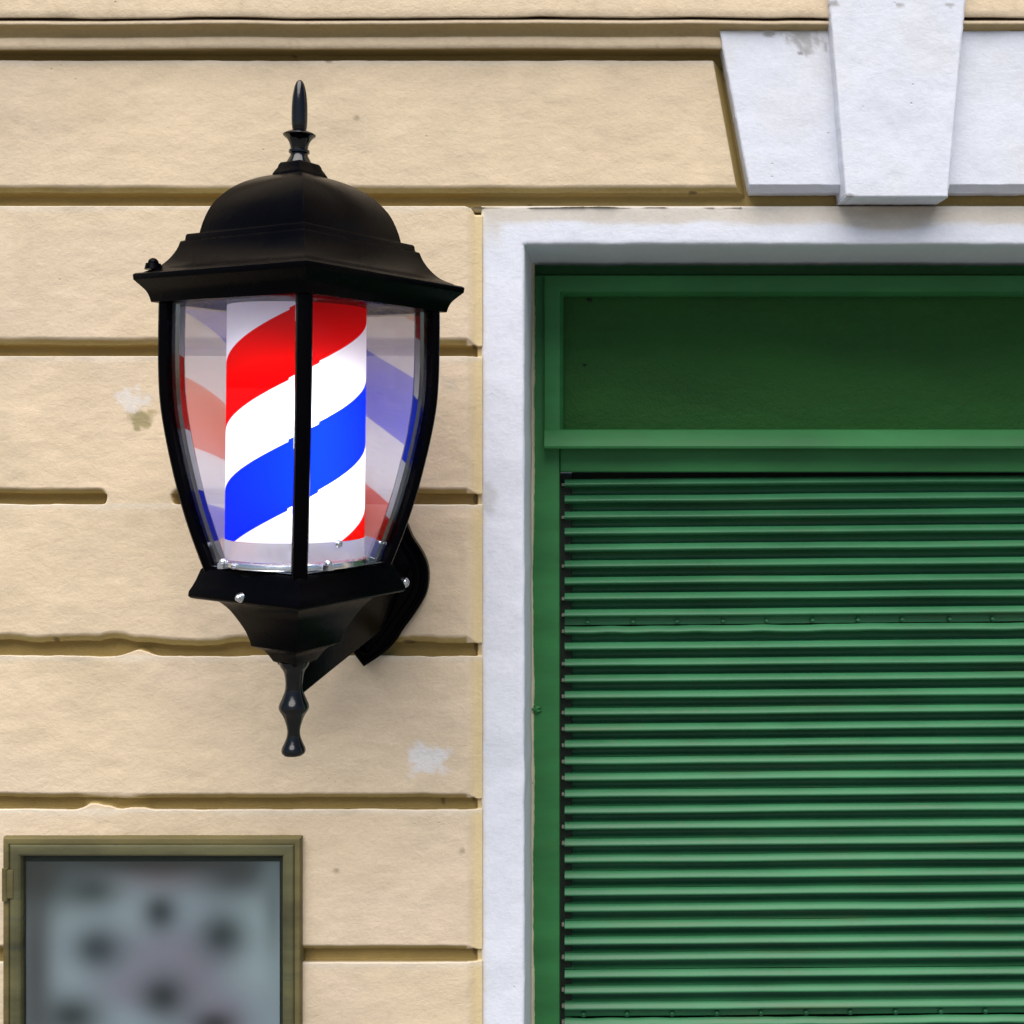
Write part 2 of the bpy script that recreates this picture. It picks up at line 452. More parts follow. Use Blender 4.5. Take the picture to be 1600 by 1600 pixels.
# white arch stones
def quad_relief(name, TL, TR, BR, BL, tf, tb, ch, step, colfn, mat, parent, seed=0, amp=0.001, tl_drop=0):
    """stone with a pixel outline at depth tf; ch: (left, right, top, bottom) chamfer (width px, drop m); sides run back to tb"""
    TL, TR, BR, BL = map(np.array, (TL, TR, BR, BL))
    wpx = max(np.linalg.norm(TR - TL), np.linalg.norm(BR - BL)); hpx = max(np.linalg.norm(BL - TL), np.linalg.norm(BR - TR))
    def ax(n, c0, c1):
        return spaced(0, n, step, ((0, c0 + 4, 1.0), (n - c1 - 4, n, 1.0)))
    us = ax(wpx, ch[0][0], ch[1][0]); vs = ax(hpx, ch[2][0], ch[3][0])
    U, Vv = np.meshgrid(us, vs)
    u = U / wpx; v = Vv / hpx
    px = (TL[0] * (1 - u) + TR[0] * u) * (1 - v) + (BL[0] * (1 - u) + BR[0] * u) * v
    py = (TL[1] * (1 - u) + TR[1] * u) * (1 - v) + (BL[1] * (1 - u) + BR[1] * u) * v
    drop = np.zeros_like(U)
    wob = 1.0 * fbm(px / 22.0, py / 22.0, seed + 3, 3)
    for dist, (w, dp) in ((U, ch[0]), (wpx - U, ch[1]), (Vv, ch[2]), (hpx - Vv, ch[3])):
        r = np.clip(1 - (dist + wob * (w > 6)) / w, 0, 1)
        r = r if w > 6 else r * r
        drop = np.maximum(drop, dp * r)
    t = tf - drop + amp * fbm(px / 70.0, py / 70.0, seed, 4) * 2
    ed = np.minimum(np.minimum(U, wpx - U), np.minimum(Vv, hpx - Vv)) < 0.5
    jx = ed * 0.7 * vn(px / 9.0, py / 9.0, seed + 7)
    a, b, c = W(px + jx, py + jx, t)
    P = np.stack([a, b, c], -1)
    ny, nx = U.shape
    G = np.zeros((ny + 2, nx + 2, 3)); G[1:-1, 1:-1] = P
    G[0, 1:-1] = P[0]; G[-1, 1:-1] = P[-1]; G[1:-1, 0] = P[:, 0]; G[1:-1, -1] = P[:, -1]
    G[0, 0], G[0, -1], G[-1, 0], G[-1, -1] = P[0, 0], P[0, -1], P[-1, 0], P[-1, -1]
    for s in (np.s_[0, :], np.s_[-1, :], np.s_[:, 0], np.s_[:, -1]):
        G[s][..., 1] = -tb
    Cc = colfn(px, py)
    CG = np.zeros((ny + 2, nx + 2, 3)); CG[1:-1, 1:-1] = Cc
    CG[0, 1:-1] = Cc[0]; CG[-1, 1:-1] = Cc[-1]; CG[:, 0] = CG[:, 1]; CG[:, -1] = CG[:, -2]
    CG[0, 0] = CG[0, -1] = CG[-1, 0] = CG[-1, -1] = Cc[0, 0]
    me = grid_mesh(name, G, None, CG)
    # crisp arrises at the outline
    nxx = nx + 2
    sharp = np.zeros(len(me.edges), bool)
    ev = np.zeros(len(me.edges) * 2, np.int32); me.edges.foreach_get('vertices', ev); ev = ev.reshape(-1, 2)
    rr, cc = ev // nxx, ev % nxx
    for arr, n in ((rr, ny), (cc, nx)):
        sharp |= ((arr[:, 0] == 1) & (arr[:, 1] == 1)) | ((arr[:, 0] == n) & (arr[:, 1] == n))
    at = me.attributes.new('sharp_edge', 'BOOLEAN', 'EDGE')
    at.data.foreach_set('value', sharp)
    return link(name, me, mat, parent)

def wcol(px, py):
    C = np.ones(px.shape + (3,)) * WHITE
    C = mixc(C, (0.66, 0.62, 0.57), 0.22 * np.clip(fbm(px / 80.0, py / 90.0, 61, 4) * 2, 0, 1))
    return C
def voussoir_col(px, py):
    C = wcol(px, py)
    n = fbm(px / 10.0, py / 8.0, 62, 4)
    n2 = fbm(px / 5.0, py / 14.0, 64, 3)
    q = np.hypot((px - 1258) / 30.0, (py - 58) / 26.0)
    C = mixc(C, (0.30, 0.29, 0.28), 0.75 * (1 - ss(0.3, 1.2, q + 0.9 * n + 0.5 * n2)))
    q = np.hypot((px - 1251) / 5.0, (py - 83) / 4.0)
    C = mixc(C, (0.12, 0.10, 0.08), 0.8 * (1 - ss(0.5, 1.1, q)))
    q = np.hypot((px - 1203) / 9.0, (py - 54) / 4.0) + n
    C = mixc(C, (0.22, 0.20, 0.19), 0.7 * (1 - ss(0.5, 1.1, q)))
    C = mixc(C, (0.52, 0.5, 0.47), 0.5 * (1 - ss(49, 55 + 3 * n, py)))
    return C
def key_col(px, py):
    C = wcol(px, py)
    n = fbm(px / 9.0, py / 5.0, 63, 3)
    for x, y, rx, ry in ((1305, 5, 14, 5), (1405, 9, 8, 4), (1482, 8, 9, 4), (1327, 305, 8, 4)):
        C = mixc(C, (0.28, 0.26, 0.25), 0.7 * (1 - ss(0.4, 1.0, np.hypot((px - x) / rx, (py - y) / ry) + n)))
    return C
VT = 0.0195
quad_relief('voussoir', (1124, 48), (1330, 48), (1345, 301), (1172.5, 301), VT, -0.02, ((3, .002), (3, .001), (2, .001), (13, .013)), 4.0, voussoir_col, M['white'], facade, 11)
quad_relief('voussoir', (1470, 49), (1676, 48), (1628, 301), (1460, 301), VT, -0.02, ((3, .001), (3, .002), (2, .001), (13, .013)), 4.0, wcol, M['white'], facade, 12)
quad_relief('keystone', (1282, -160), (1523, -160), (1481, 309), (1321, 309), 0.05, -0.02, ((4, .003), (4, .003), (3, .001), (4, .003)), 4.0, key_col, M['white'], facade, 13, 0.0012)

# white surround of the opening: face, rounded arris and deep reveal in one sweep
RT = -0.0085
prof = [(1.06, RT - .03), (1.0, RT - .004), (0.985, RT), ] + [(f, RT) for f in np.linspace(0.93, 0.09, 13)] + \
       [(0.05, RT - .0006), (0.02, RT - .002), (0.004, RT - .0045), (0.0, RT - .008), (0, -.03), (0, -.06), (0, -.10), (0, -.15), (0, -.20), (0, -.222), (0, -.30)]
path = [('l', y) for y in list(np.arange(2360, 1650, -40.0)) + list(np.arange(1650, 384, -6.0))] + [('c', 0)] + \
       [('t', x) for x in list(np.arange(824, 1640, 6.0)) + list(np.arange(1660, 1976, 30.0))] + [('d', 0)] + [('r', y) for y in np.arange(390, 2370, 60.0)]
rows = []; crow = []
for f, t in prof:
    pts = []
    for kind, s in path:
        oj, ol = 68 * f, 61 * f
        if kind == 'l': p = (820 - oj, s)
        elif kind == 'c': p = (820 - oj, 383 - ol)
        elif kind == 't': p = (s, 383 - ol)
        elif kind == 'd': p = (1980 + oj, 383 - ol)
        else: p = (1980 + oj, s)
        pts.append(p)
    rows.append(pts)
A = np.array(rows)                       # (profile, path, 2)
TT = np.repeat(np.array([p[1] for p in prof])[:, None], A.shape[1], 1)
FF = np.repeat(np.array([p[0] for p in prof])[:, None], A.shape[1], 1)
base_t = np.maximum(TT, RT - 0.004)
px, py = A[..., 0].copy(), A[..., 1].copy()
inner = (FF < 0.06)
wv = fbm(px / 45.0, py / 45.0, 71, 4)
jit = np.where(inner, 1.6, 0.5)
a_, b_, c_ = W(px + jit * wv * (np.abs(py - 383) > 5), py + jit * wv * (np.abs(px - 820) > 5), base_t)
tz = TT + (FF > 0.02) * (FF < 0.98) * 0.0012 * fbm(px / 60.0, py / 60.0, 72, 4) * 2
C = np.ones(px.shape + (3,)) * np.array([0.72, 0.74, 0.815])
n = fbm(px / 50.0, py / 12.0, 73, 4)
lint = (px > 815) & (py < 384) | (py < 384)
C = mixc(C, (0.60, 0.52, 0.40), 0.72 * (1 - ss(-6, 8, py - 347 + 8 * n + 14 * np.exp(-((px - 1390) / 70.0) ** 2) * -1)) * (py < 384))  # soft shadow of the course above, painted on as a wavy beige band
C = mixc(C, (0.42, 0.36, 0.29), 0.75 * (1 - ss(0.3, 1.1, np.hypot((px - 1410) / 95.0, (py - 326) / 22.0) + 0.5 * n)))  # brown dirt, with the keystone's soft shadow painted into it
C = mixc(C, (0.66, 0.55, 0.36), 0.6 * (1 - ss(753, 760 + 5 * n, px)) * (px > 740))
C = mixc(C, (0.45, 0.44, 0.42), 0.5 * (1 - ss(0.4, 1.0, np.hypot((px - 765) / 16.0, (py - 775) / 26.0) + 0.8 * fbm(px / 14.0, py / 14.0, 74, 3))))
rev = (FF == 0) & (TT < -0.19)
C = mixc(C, (0.62, 0.55, 0.36), rev * (px < 900) * ss(430, 520, py) * 0.8)
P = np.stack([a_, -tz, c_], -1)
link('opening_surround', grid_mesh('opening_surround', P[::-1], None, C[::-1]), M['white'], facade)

# ---------------------------------------------------------------- green frame with the transom panel
frame = empty('shopfront_frame', V(1400, 2360, -0.24))
tag(frame, 'green painted timber frame with a wide transom panel above the roller shutter', 'door frame')
IM = Matrix.Translation(-frame.location)
def part(name, build, mat, parent, im, angle=32):
    bm = bmesh.new(); build(bm)
    bmesh.ops.transform(bm, matrix=im, verts=bm.verts)
    return link(name, bm_mesh(name, bm, angle), mat, parent)
FT = -0.228
part('jamb', lambda b: pbox(b, 815, 430, 874, 2348, FT, -.34, .003, 3), M['green'], frame, IM)
part('jamb', lambda b: pbox(b, 1896, 430, 1960, 2348, FT, -.34, .003, 3), M['green'], frame, IM)
part('head_rail', lambda b: pbox(b, 812, 390, 1960, 429.6, FT - .034, -.34, .003, 3), M['green'], frame, IM)
part('lock_rail', lambda b: pbox(b, 874.4, 697, 1895.6, 738, FT - .006, -.285, .005, 3), M['green'], frame, IM)
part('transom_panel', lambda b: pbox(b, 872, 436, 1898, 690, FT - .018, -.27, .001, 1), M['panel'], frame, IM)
# mitred moulding round the panel
def molding(bm):
    pr = [(1.0, -.24), (1.0, -.214), (0.95, -.2115), (0.86, -.211), (0.30, -.211), (0.18, -.2125), (0.03, -.222), (0.0, -.226), (0.0, -.25)]
    x0, y0, x1, y1 = 880, 461, 1888, 674      # inner edge
    w = (30, 31, 30, 27)                      # left, top, right, bottom widths
    ring = []
    for f, t in pr:
        tt = -.211
        ring.append([bm.verts.new(Vector((V(px_, py_, tt).x, -t, V(px_, py_, tt).z))) for px_, py_ in
                     ((x0 - w[0] * f, y0 - w[1] * f), (x1 + w[2] * f, y0 - w[1] * f), (x1 + w[2] * f, y1 + w[3] * f), (x0 - w[0] * f, y1 + w[3] * f))])
    for a, b in zip(ring[:-1], ring[1:]):
        for k in range(4):
            bm.faces.new((a[k], a[(k + 1) % 4], b[(k + 1) % 4], b[k]))
def sill(bm):
    sec = [(671, -.216), (671.5, -.2115), (674, -.2085), (697, -.1965), (700.5, -.198), (701.5, -.203), (701.5, -.216)]
    a = [bm.verts.new((V(850.5, y_, t_).x, -t_, V(0, y_, t_).z)) for y_, t_ in sec]
    b = [bm.verts.new((V(1917, y_, t_).x, -t_, V(0, y_, t_).z)) for y_, t_ in sec]
    n = len(sec)
    for i in range(n): bm.faces.new((a[i], a[(i + 1) % n], b[(i + 1) % n], b[i]))
    bm.faces.new(a); bm.faces.new(b[::-1])
part('transom_sill', sill, M['green'], frame, IM, 25)
part('panel_molding', molding, M['green'], frame, IM, 25)
for px_, py_, r in ((921, 469, 5.0), (914, 570, 3.4)):
    def nail(bm):
        bmesh.ops.create_uvsphere(bm, u_segments=10, v_segments=6, radius=r / 1000, matrix=Matrix.Translation(V(px_, py_, FT - .0175)) @ Matrix.Scale(0.6, 4, (0, 0, 1)))
    part('panel_nail', nail, M['dark'], frame, IM)
# lump of old filler on the jamb
def hook(bm):
    bmesh.ops.create_icosphere(bm, subdivisions=3, radius=0.008, matrix=Matrix.Translation(V(838, 1108, FT)))
    for v in bm.verts:
        v.co.x = v.co.x + 0.003 * math.sin(v.co.z * 900)
part('filler_lump', hook, M['green'], frame, IM)
# ragged sealant where the reveal meets the timber
def sealant(bm):
    n = 420
    prev = None
    for k in range(n + 1):
        y = 405 + k * (1640 - 405) / n
        w = 0.0035 + 0.0016 * float(fbm(y / 90.0, 2, 81, 5)) * 2 + 0.0005 * float(vn(y / 5.0, 5, 82))
        dz = 0.5 * (V(0, y, FT).z + V(0, y, FT).z)
        x0 = V(820, 700, RT).x
        cur = [bm.verts.new((x0 - .002, -FT - .004, dz)), bm.verts.new((x0 + w * .6, -FT - .0035, dz)), bm.verts.new((x0 + w, -FT + .0005, dz))]
        if prev:
            for a in range(2): bm.faces.new((prev[a], prev[a + 1], cur[a + 1], cur[a]))
        prev = cur
part('sealant_bead', sealant, paint_mat('old_sealant', (0.55, 0.50, 0.36), 0.8, (0.05, 0.05, 0.03), 0.8, 1.5), frame, IM)

# ---------------------------------------------------------------- roller shutter
shutter = empty('roller_shutter', V(1400, 2350, -0.26))
tag(shutter, 'closed green roller shutter of narrow curved metal slats with two rivet rows', 'shutter')
IM = Matrix.Translation(-shutter.location)
ST = -0.262
SS = (CAMD - ST) / CAMD
PITCH = 25.5
SLOPE = 0.0085
# local profile: fraction of the pitch downward, bulge towards the street
SP = [(0.0, .0045), (0.02, .0062), (0.13, .0098), (0.24, .0130), (0.29, .0139), (0.34, .0137), (0.39, .0122), (0.44, .0090), (0.49, .0040), (0.54, -.0030), (0.58, -.0120), (0.62, -.0200), (1.12, -.0200), (1.0, .0045)]
# the slat above a rivet row hangs on a flat flange instead of a deep gap
SPF = SP[:9] + [(0.52, .0005), (0.55, -.0020), (0.60, -.0032), (0.70, -.0035), (0.99, -.0035), (1.0, -.0030)]
def slat_mesh():
    y = 748.2; k = 0
    px = np.concatenate([np.arange(882.5, 1640, 11.0), np.arange(1650, 1893, 40.0)])
    co = []; fc = []
    while y < 2345:
        rnd = float(vn(k * 7.3, 1, 91)); r2 = float(vn(k * 3.1, 4, 92))
        seam = k in (9, 33, 57)
        start = len(co)
        for f, t in (SPF if k in (8, 32, 56) else SP):
            yy = y + f * PITCH + 0.5 * rnd - (px - 880) * SLOPE + 0.5 * vn(px / 160.0, k * 5.7, 93) + (0.9 * vn(px / 34.0, k, 94) if seam else 0)
            tt = ST + t * (1 + 0.07 * r2) + 0.0008 * vn(px / 120.0, k * 2.2, 95)
            a, b, c = W(px, yy, ST + 0 * px)
            for i in range(len(px)): co.append((a[i], -tt[i], c[i]))
        n = len(px)
        for j in range(len(SP) - 1):
            for i in range(n - 1):
                v = start + j * n + i
                fc.append((v, v + n, v + n + 1, v + 1))
        y += PITCH; k += 1
    me = bpy.data.meshes.new('slat_curtain')
    me.from_pydata(co, [], fc)
    me.polygons.foreach_set('use_smooth', [True] * len(me.polygons))
    me.transform(IM)
    return me
curtain = link('slat_curtain', slat_mesh(), M['shutter'], shutter)
def rivet(bm, x, yy):
    mm = Matrix.Translation(V(x, yy, ST - .0028)) @ Matrix.Rotation(R(90), 4, 'X')
    bmesh.ops.create_cone(bm, cap_ends=True, segments=14, radius1=.0056, radius2=.0048, depth=.005, matrix=mm)
    bmesh.ops.create_uvsphere(bm, u_segments=12, v_segments=8, radius=.0034, matrix=Matrix.Translation(V(x, yy, ST + .0012)))
for row, x0, dx in ((972.6, 917, 70.6), (1584.6, 910, 70.0)):
    x = x0; k = 0
    while x < 1880:
        xx = x + 2.5 * float(vn(k, row, 5))
        part('rivet', lambda b: rivet(b, xx, row - (x - 880) * SLOPE), M['shutter'], shutter, IM)
        x += dx; k += 1
k = 0; y = 748.2
while y < 1640:
    w = 5 + 3 * abs(float(vn(k * 2.7, 3, 8)))
    if vn(k * 3.3, 7, 18) > -0.1:
        part('end_lock', lambda b: pbox(b, 877.5, y + 7, 876.5 + w, y + 11.5, ST + .006, ST - .004, .0012), M['clip'], shutter, IM)
    y += PITCH; k += 1
part('guide_channel', lambda b: pbox(b, 868, 741, 893, 2345, ST - .006, -.33, .001, 1), M['dark'], shutter, IM)
part('backing', lambda b: pbox(b, 893.5, 738, 1890, 2345, ST - .030, -.34, .001, 1), M['dark'], shutter, IM)

# ---------------------------------------------------------------- lantern
LT = 0.27                                     # lantern axis this far in front of the plaster
LS = (CAMD - LT) / CAMD / 1000.0              # metres per photo pixel at the axis
LX, LY0 = 468.0, 1180.0                       # axis pixel, bottom of the lower finial
lantern = empty('wall_lantern')
view = math.atan2(0 - V(LX, 700, LT).x, CAMD - LT)
YAW = view + R(2.6)
roll = Matrix.Rotation(R(0.55), 4, Vector((0, 1, 0)))
lantern.matrix_world = Matrix.Translation(V(LX - 9.5, LY0, LT)) @ roll @ Matrix.Rotation(YAW, 4, 'Z')
tag(lantern, 'black four-sided wall lantern lit from inside by a red, white and blue striped barber pole', 'lantern')
LM = lantern.matrix_world.copy(); LI = LM.inverted()
def zz(y): return (LY0 - y) * LS
def rr_(r): return r * LS

KX = (1.0, 1.02, 1.0, 0.94)             # the casting is not quite square
def square_loft(bm, prof, cap=True, mat_i=0):
    rings = []
    for y, r in prof:
        rings.append([bm.verts.new((rr_(r) * KX[k] * math.sin(k * math.pi / 2), -rr_(r) * math.cos(k * math.pi / 2), zz(y))) for k in range(4)])
    for a, b in zip(rings[:-1], rings[1:]):
        for k in range(4): bm.faces.new((a[k], a[(k + 1) % 4], b[(k + 1) % 4], b[k]))
    if cap:
        bm.faces.new(rings[0]); bm.faces.new(rings[-1][::-1])

def lathe(bm, prof, seg=32, cap=True, cx=0, cy=0):
    rings = []
    for y, r in prof:
        rings.append([bm.verts.new((cx + rr_(r) * math.sin(2 * math.pi * k / seg), cy - rr_(r) * math.cos(2 * math.pi * k / seg), zz(y))) for k in range(seg)])
    for a, b in zip(rings[:-1], rings[1:]):
        for k in range(seg): bm.faces.new((a[k], a[(k + 1) % seg], b[(k + 1) % seg], b[k]))
    if cap:
        bm.faces.new(rings[0]); bm.faces.new(rings[-1][::-1])

def lpart(name, build, mat, parent=lantern, angle=28, bevel=0.0):
    bm = bmesh.new(); build(bm)
    bmesh.ops.remove_doubles(bm, verts=bm.verts, dist=1e-6)
    if bevel:
        es = [e for e in bm.edges if len(e.link_faces) == 2 and e.calc_face_angle(0) > R(35)]
        bmesh.ops.bevel(bm, geom=es, offset=bevel, segments=2, profile=0.6, affect='EDGES', clamp_overlap=True)
    return link(name, bm_mesh(name, bm, angle), mat, parent)

def smooth_curve(pts, n=6):
    """Catmull-Rom through (y, r) points"""
    p = [pts[0]] + list(pts) + [pts[-1]]
    out = []
    for i in range(1, len(p) - 2):
        for k in range(n):
            t = k / n
            out.append(tuple(0.5 * (2 * p[i][j] + (p[i + 1][j] - p[i - 1][j]) * t + (2 * p[i - 1][j] - 5 * p[i][j] + 4 * p[i + 1][j] - p[i + 2][j]) * t * t +
                                    (-p[i - 1][j] + 3 * p[i][j] - 3 * p[i + 1][j] + p[i + 2][j]) * t ** 3) for j in (0, 1)))
    out.append(tuple(pts[-1]))
    return out

dome = smooth_curve([(275, 38), (279, 58), (289, 88), (304, 114), (326, 137), (350, 150), (372, 157)], 4)
flare = smooth_curve([(386, 186), (399, 192), (413, 203), (426, 219), (434, 240)], 4)
cyma = smooth_curve([(447, 257), (455, 247), (463, 238), (471, 233), (480, 230)], 4)
roof_prof = dome + [(373.5, 158), (374, 176), (377, 178), (384, 179)] + flare + [(436, 243), (437, 254), (439, 258)] + cyma + [(481, 215)]
roof = lpart('roof', lambda b: square_loft(b, roof_prof), M['black'], bevel=0.0008)
lpart('roof_cap', lambda b: square_loft(b, [(254, 20), (255.5, 30), (259, 33), (264, 35), (270, 40), (274, 43), (278, 43)]), M['black'], roof, bevel=0.0006)
tip = smooth_curve([(125.5, 2.5), (130, 6), (140, 9), (160, 11.7), (185, 12.2), (198, 11.5), (203, 10.5)], 4)
neck = smooth_curve([(205, 14), (210, 24.5), (213, 24), (218, 18.5), (226, 14.5), (233, 13.5)], 3) + [(235.5, 16), (239, 16), (241, 13.5)] + smooth_curve([(244, 13.7), (250, 17), (257, 21)], 3)
lpart('finial', lambda b: lathe(b, tip + neck, 36), M['polish'], roof)
def thumb(bm):
    mm = Matrix.Translation((-rr_(213), 0, zz(426)))
    bmesh.ops.create_cone(bm, cap_ends=True, segments=20, radius1=rr_(13), radius2=rr_(11), depth=rr_(9), matrix=mm)
    bmesh.ops.create_uvsphere(bm, u_segments=18, v_segments=10, radius=rr_(8), matrix=Matrix.Translation((-rr_(213), 0, zz(421))))
lpart('roof_knob', thumb, M['black'], roof)

# corner posts following the curved outline of the glass
body = smooth_curve([(470, 217), (520, 217.5), (580, 217), (630, 214), (680, 206), (730, 195), (780, 182), (830, 166), (880, 147), (892, 142)], 4)
def post_bm(bm, k):
    ang = k * math.pi / 2
    er = Vector((math.sin(ang), -math.cos(ang), 0)); et = Vector((math.cos(ang), math.sin(ang), 0))
    rings = []
    for y, r in body:
        sec = [(-9.5, -1), (-6, 0.6), (6, 0.6), (9.5, -1), (11.5, -6), (11.5, -12), (5, -20), (-5, -20), (-11.5, -12), (-11.5, -6)]
        rings.append([bm.verts.new(er * rr_(r * KX[k] + b) + et * rr_(a) + Vector((0, 0, zz(y)))) for a, b in sec])
    n = 10
    for a, b in zip(rings[:-1], rings[1:]):
        for i in range(n): bm.faces.new((a[i], a[(i + 1) % n], b[(i + 1) % n], b[i]))
    bm.faces.new(rings[0]); bm.faces.new(rings[-1][::-1])
for k in range(4):
    lpart('corner_post', lambda b, k=k: post_bm(b, k), M['black'])

# curved glass panes, each with a thick moulded edge along its posts
def pane_pts(k, y, r, inset, back):
    a0, a1 = k * math.pi / 2, (k + 1) * math.pi / 2
    c0 = Vector((math.sin(a0), -math.cos(a0), 0)) * rr_(r) * KX[k]; c1 = Vector((math.sin(a1), -math.cos(a1), 0)) * rr_(r) * KX[(k + 1) % 4]
    d = (c1 - c0).normalized(); nrm = Vector((math.sin((a0 + a1) / 2), -math.cos((a0 + a1) / 2), 0))
    z = Vector((0, 0, zz(y)))
    return c0 + d * rr_(inset) - nrm * rr_(back) + z, c1 - d * rr_(inset) - nrm * rr_(back) + z
gl_prof = [(y, r - 8) for y, r in body if 473 <= y <= 890]
def pane_bm(bm, k):
    prev = None
    for y, r in gl_prof:
        (a, b), (c, d) = pane_pts(k, y, r, 12, 0), pane_pts(k, y, r, 12, 4)
        cur = [bm.verts.new(v) for v in (a, b, d, c)]
        if prev:
            for i in range(4): bm.faces.new((prev[i], prev[(i + 1) % 4], cur[(i + 1) % 4], cur[i]))
        else: bm.faces.new(cur)
        prev = cur
    bm.faces.new(prev[::-1])
def edge_bm(bm, k):
    for side in (0, 1):
        prev = None
        for y, r in gl_prof:
            q = [pane_pts(k, y, r, i, b)[side] for i, b in ((12.5, 4.5), (20, 4.5), (25, 8), (26, 17), (22, 22), (15, 20))]
            cur = [bm.verts.new(v) for v in q]
            n = len(cur)
            if prev:
                for i in range(n): bm.faces.new((prev[i], prev[(i + 1) % n], cur[(i + 1) % n], cur[i]))
            else: bm.faces.new(cur)
            prev = cur
        bm.faces.new(prev[::-1])
for k in range(4):
    g = lpart('glass_pane', lambda b, k=k: pane_bm(b, k), M['glass_back'] if k in (1, 2) else M['glass'])
    lpart('glass_edge', lambda b, k=k: edge_bm(b, k), M['glass_edge'], g)

# striped pole: a translucent printed tube round a lamp
m = NT('striped_tube')
tc = m.n('ShaderNodeTexCoord'); sp = m.n('ShaderNodeSeparateXYZ'); m.l(tc.outputs['Object'], sp.inputs[0])
phi = m.math('ARCTAN2', sp.outputs[0], m.math('MULTIPLY', sp.outputs[1], -1.0))
phi = m.math('ADD', phi, R(2.6))
ypx = m.math('SUBTRACT', LY0, m.math('DIVIDE', sp.outputs[2], LS))
stp = m.math('MULTIPLY_ADD', m.math('ADD', m.math('GREATER_THAN', phi, -0.11), m.math('GREATER_THAN', phi, 0.31)), 3.2, -3.2)
q = m.math('ADD', m.math('ADD', ypx, m.math('MULTIPLY', phi, 55.5)), stp)
u = m.math('DIVIDE', m.math('FLOORED_MODULO', m.math('SUBTRACT', q, 484.0), 396.0), 396.0)
inred = m.math('LESS_THAN', u, 104 / 396.0)
inblue = m.math('MULTIPLY', m.math('GREATER_THAN', u, 195 / 396.0), m.math('LESS_THAN', u, 297 / 396.0))
c = m.mix(inred, (0.86, 0.88, 0.92, 1), (0.80, 0.001, 0.002, 1))
c = m.mix(inblue, c, (0.001, 0.02, 0.86, 1))
tl = m.n('ShaderNodeBsdfTranslucent'); m.l(c, tl.inputs[0])
df = m.n('ShaderNodeBsdfPrincipled'); m.l(c, df.inputs['Base Color']); df.inputs['Roughness'].default_value = 0.3; df.inputs['Specular IOR Level'].default_value = 0.0
mx = m.n('ShaderNodeMixShader'); mx.inputs[0].default_value = 0.35
m.l(tl.outputs[0], mx.inputs[1]); m.l(df.outputs[0], mx.inputs[2]); m.l(mx.outputs[0], m.out.inputs[0])
M['stripes'] = m.m
def tube(bm, y0, y1, r, seg=72, n=1):
    prev = None
    for j in range(n + 1):
        y = y0 + (y1 - y0) * j / n
        cur = [bm.verts.new((rr_(r) * math.sin(2 * math.pi * k / seg), -rr_(r) * math.cos(2 * math.pi * k / seg), zz(y))) for k in range(seg)]
        if prev:
            for k in range(seg): bm.faces.new((prev[k], prev[(k + 1) % seg], cur[(k + 1) % seg], cur[k]))
        prev = cur
TR = 106.0
pole = lpart('barber_pole', lambda b: tube(b, 468, 839, TR), M['stripes'])
lpart('clear_skirt', lambda b: tube(b, 839.5, 868, TR), M['acrylic'], pole)
m = NT('lamp_glow')
em = m.n('ShaderNodeEmission'); em.inputs[0].default_value = (1.0, 0.98, 0.97, 1); em.inputs[1].default_value = 13.0
m.l(em.outputs[0], m.out.inputs[0])
lpart('light_tube', lambda b: lathe(b, [(585, 5), (590, 11), (600, 13), (790, 13), (806, 11), (812, 5)], 24, True, rr_(14), -rr_(54)), m.m, pole)

# lower tray with its bright plate, the cup below it and the turned drop
tray_prof = [(884, 139), (883, 146), (886, 150), (893, 153), (902, 157), (912, 163), (919, 168), (926, 169), (929, 166), (931, 158), (932, 140)]
tray = lpart('tray', lambda b: square_loft(b, tray_prof), M['black'], bevel=0.0007)
lpart('tray_plate', lambda b: square_loft(b, [(881, 141), (879.6, 141.5), (880.5, 142)], True), M['steel'], tray)
lpart('lamp_base', lambda b: lathe(b, [(869, 90), (869.5, 109), (871, 112), (874, 113), (878, 113), (879, 114)], 64), M['steel'], tray, 25)
for a, r in ((20, 124), (205, 120), (120, 124), (300, 124)):
    x, y = rr_(r) * math.sin(R(a)), -rr_(r) * math.cos(R(a))
    def nut(bm):
        bmesh.ops.create_cone(bm, cap_ends=True, segments=6, radius1=rr_(9), radius2=rr_(9), depth=rr_(8), matrix=Matrix.Translation((x, y, zz(874))))
        bmesh.ops.create_uvsphere(bm, u_segments=14, v_segments=8, radius=rr_(6), matrix=Matrix.Translation((x, y, zz(869))))
    lpart('nut', nut, M['steel'], tray)
def skirt_screw(bm):
    a = R(33); r = TR + 2
    bmesh.ops.create_uvsphere(bm, u_segments=16, v_segments=10, radius=rr_(6), matrix=Matrix.Translation((rr_(r) * math.sin(a), -rr_(r) * math.cos(a), zz(842))))
lpart('screw', skirt_screw, M['steel'], pole)
cup_prof = smooth_curve([(930, 139), (936, 122), (948, 106), (962, 94), (980, 81), (996, 73), (1007, 69.5)], 4) + [(1008.5, 63)] + smooth_curve([(1010, 60), (1014, 50), (1022, 42), (1032, 34)], 3) + [(1034, 28), (1037, 26)]
cup = lpart('cup', lambda b: square_loft(b, cup_prof), M['black'], bevel=0.0006)
drop_prof = smooth_curve([(1033, 24), (1040, 22), (1050, 16), (1065, 13.5), (1078, 14), (1090, 18), (1101, 22.8), (1108, 22.8), (1117, 17.5), (1126, 13.5), (1140, 10), (1150, 10.5), (1160, 14), (1169, 18), (1175, 18.2), (1179, 15)], 4)
lpart('drop_finial', lambda b: lathe(b, drop_prof, 36), M['polish'], cup)
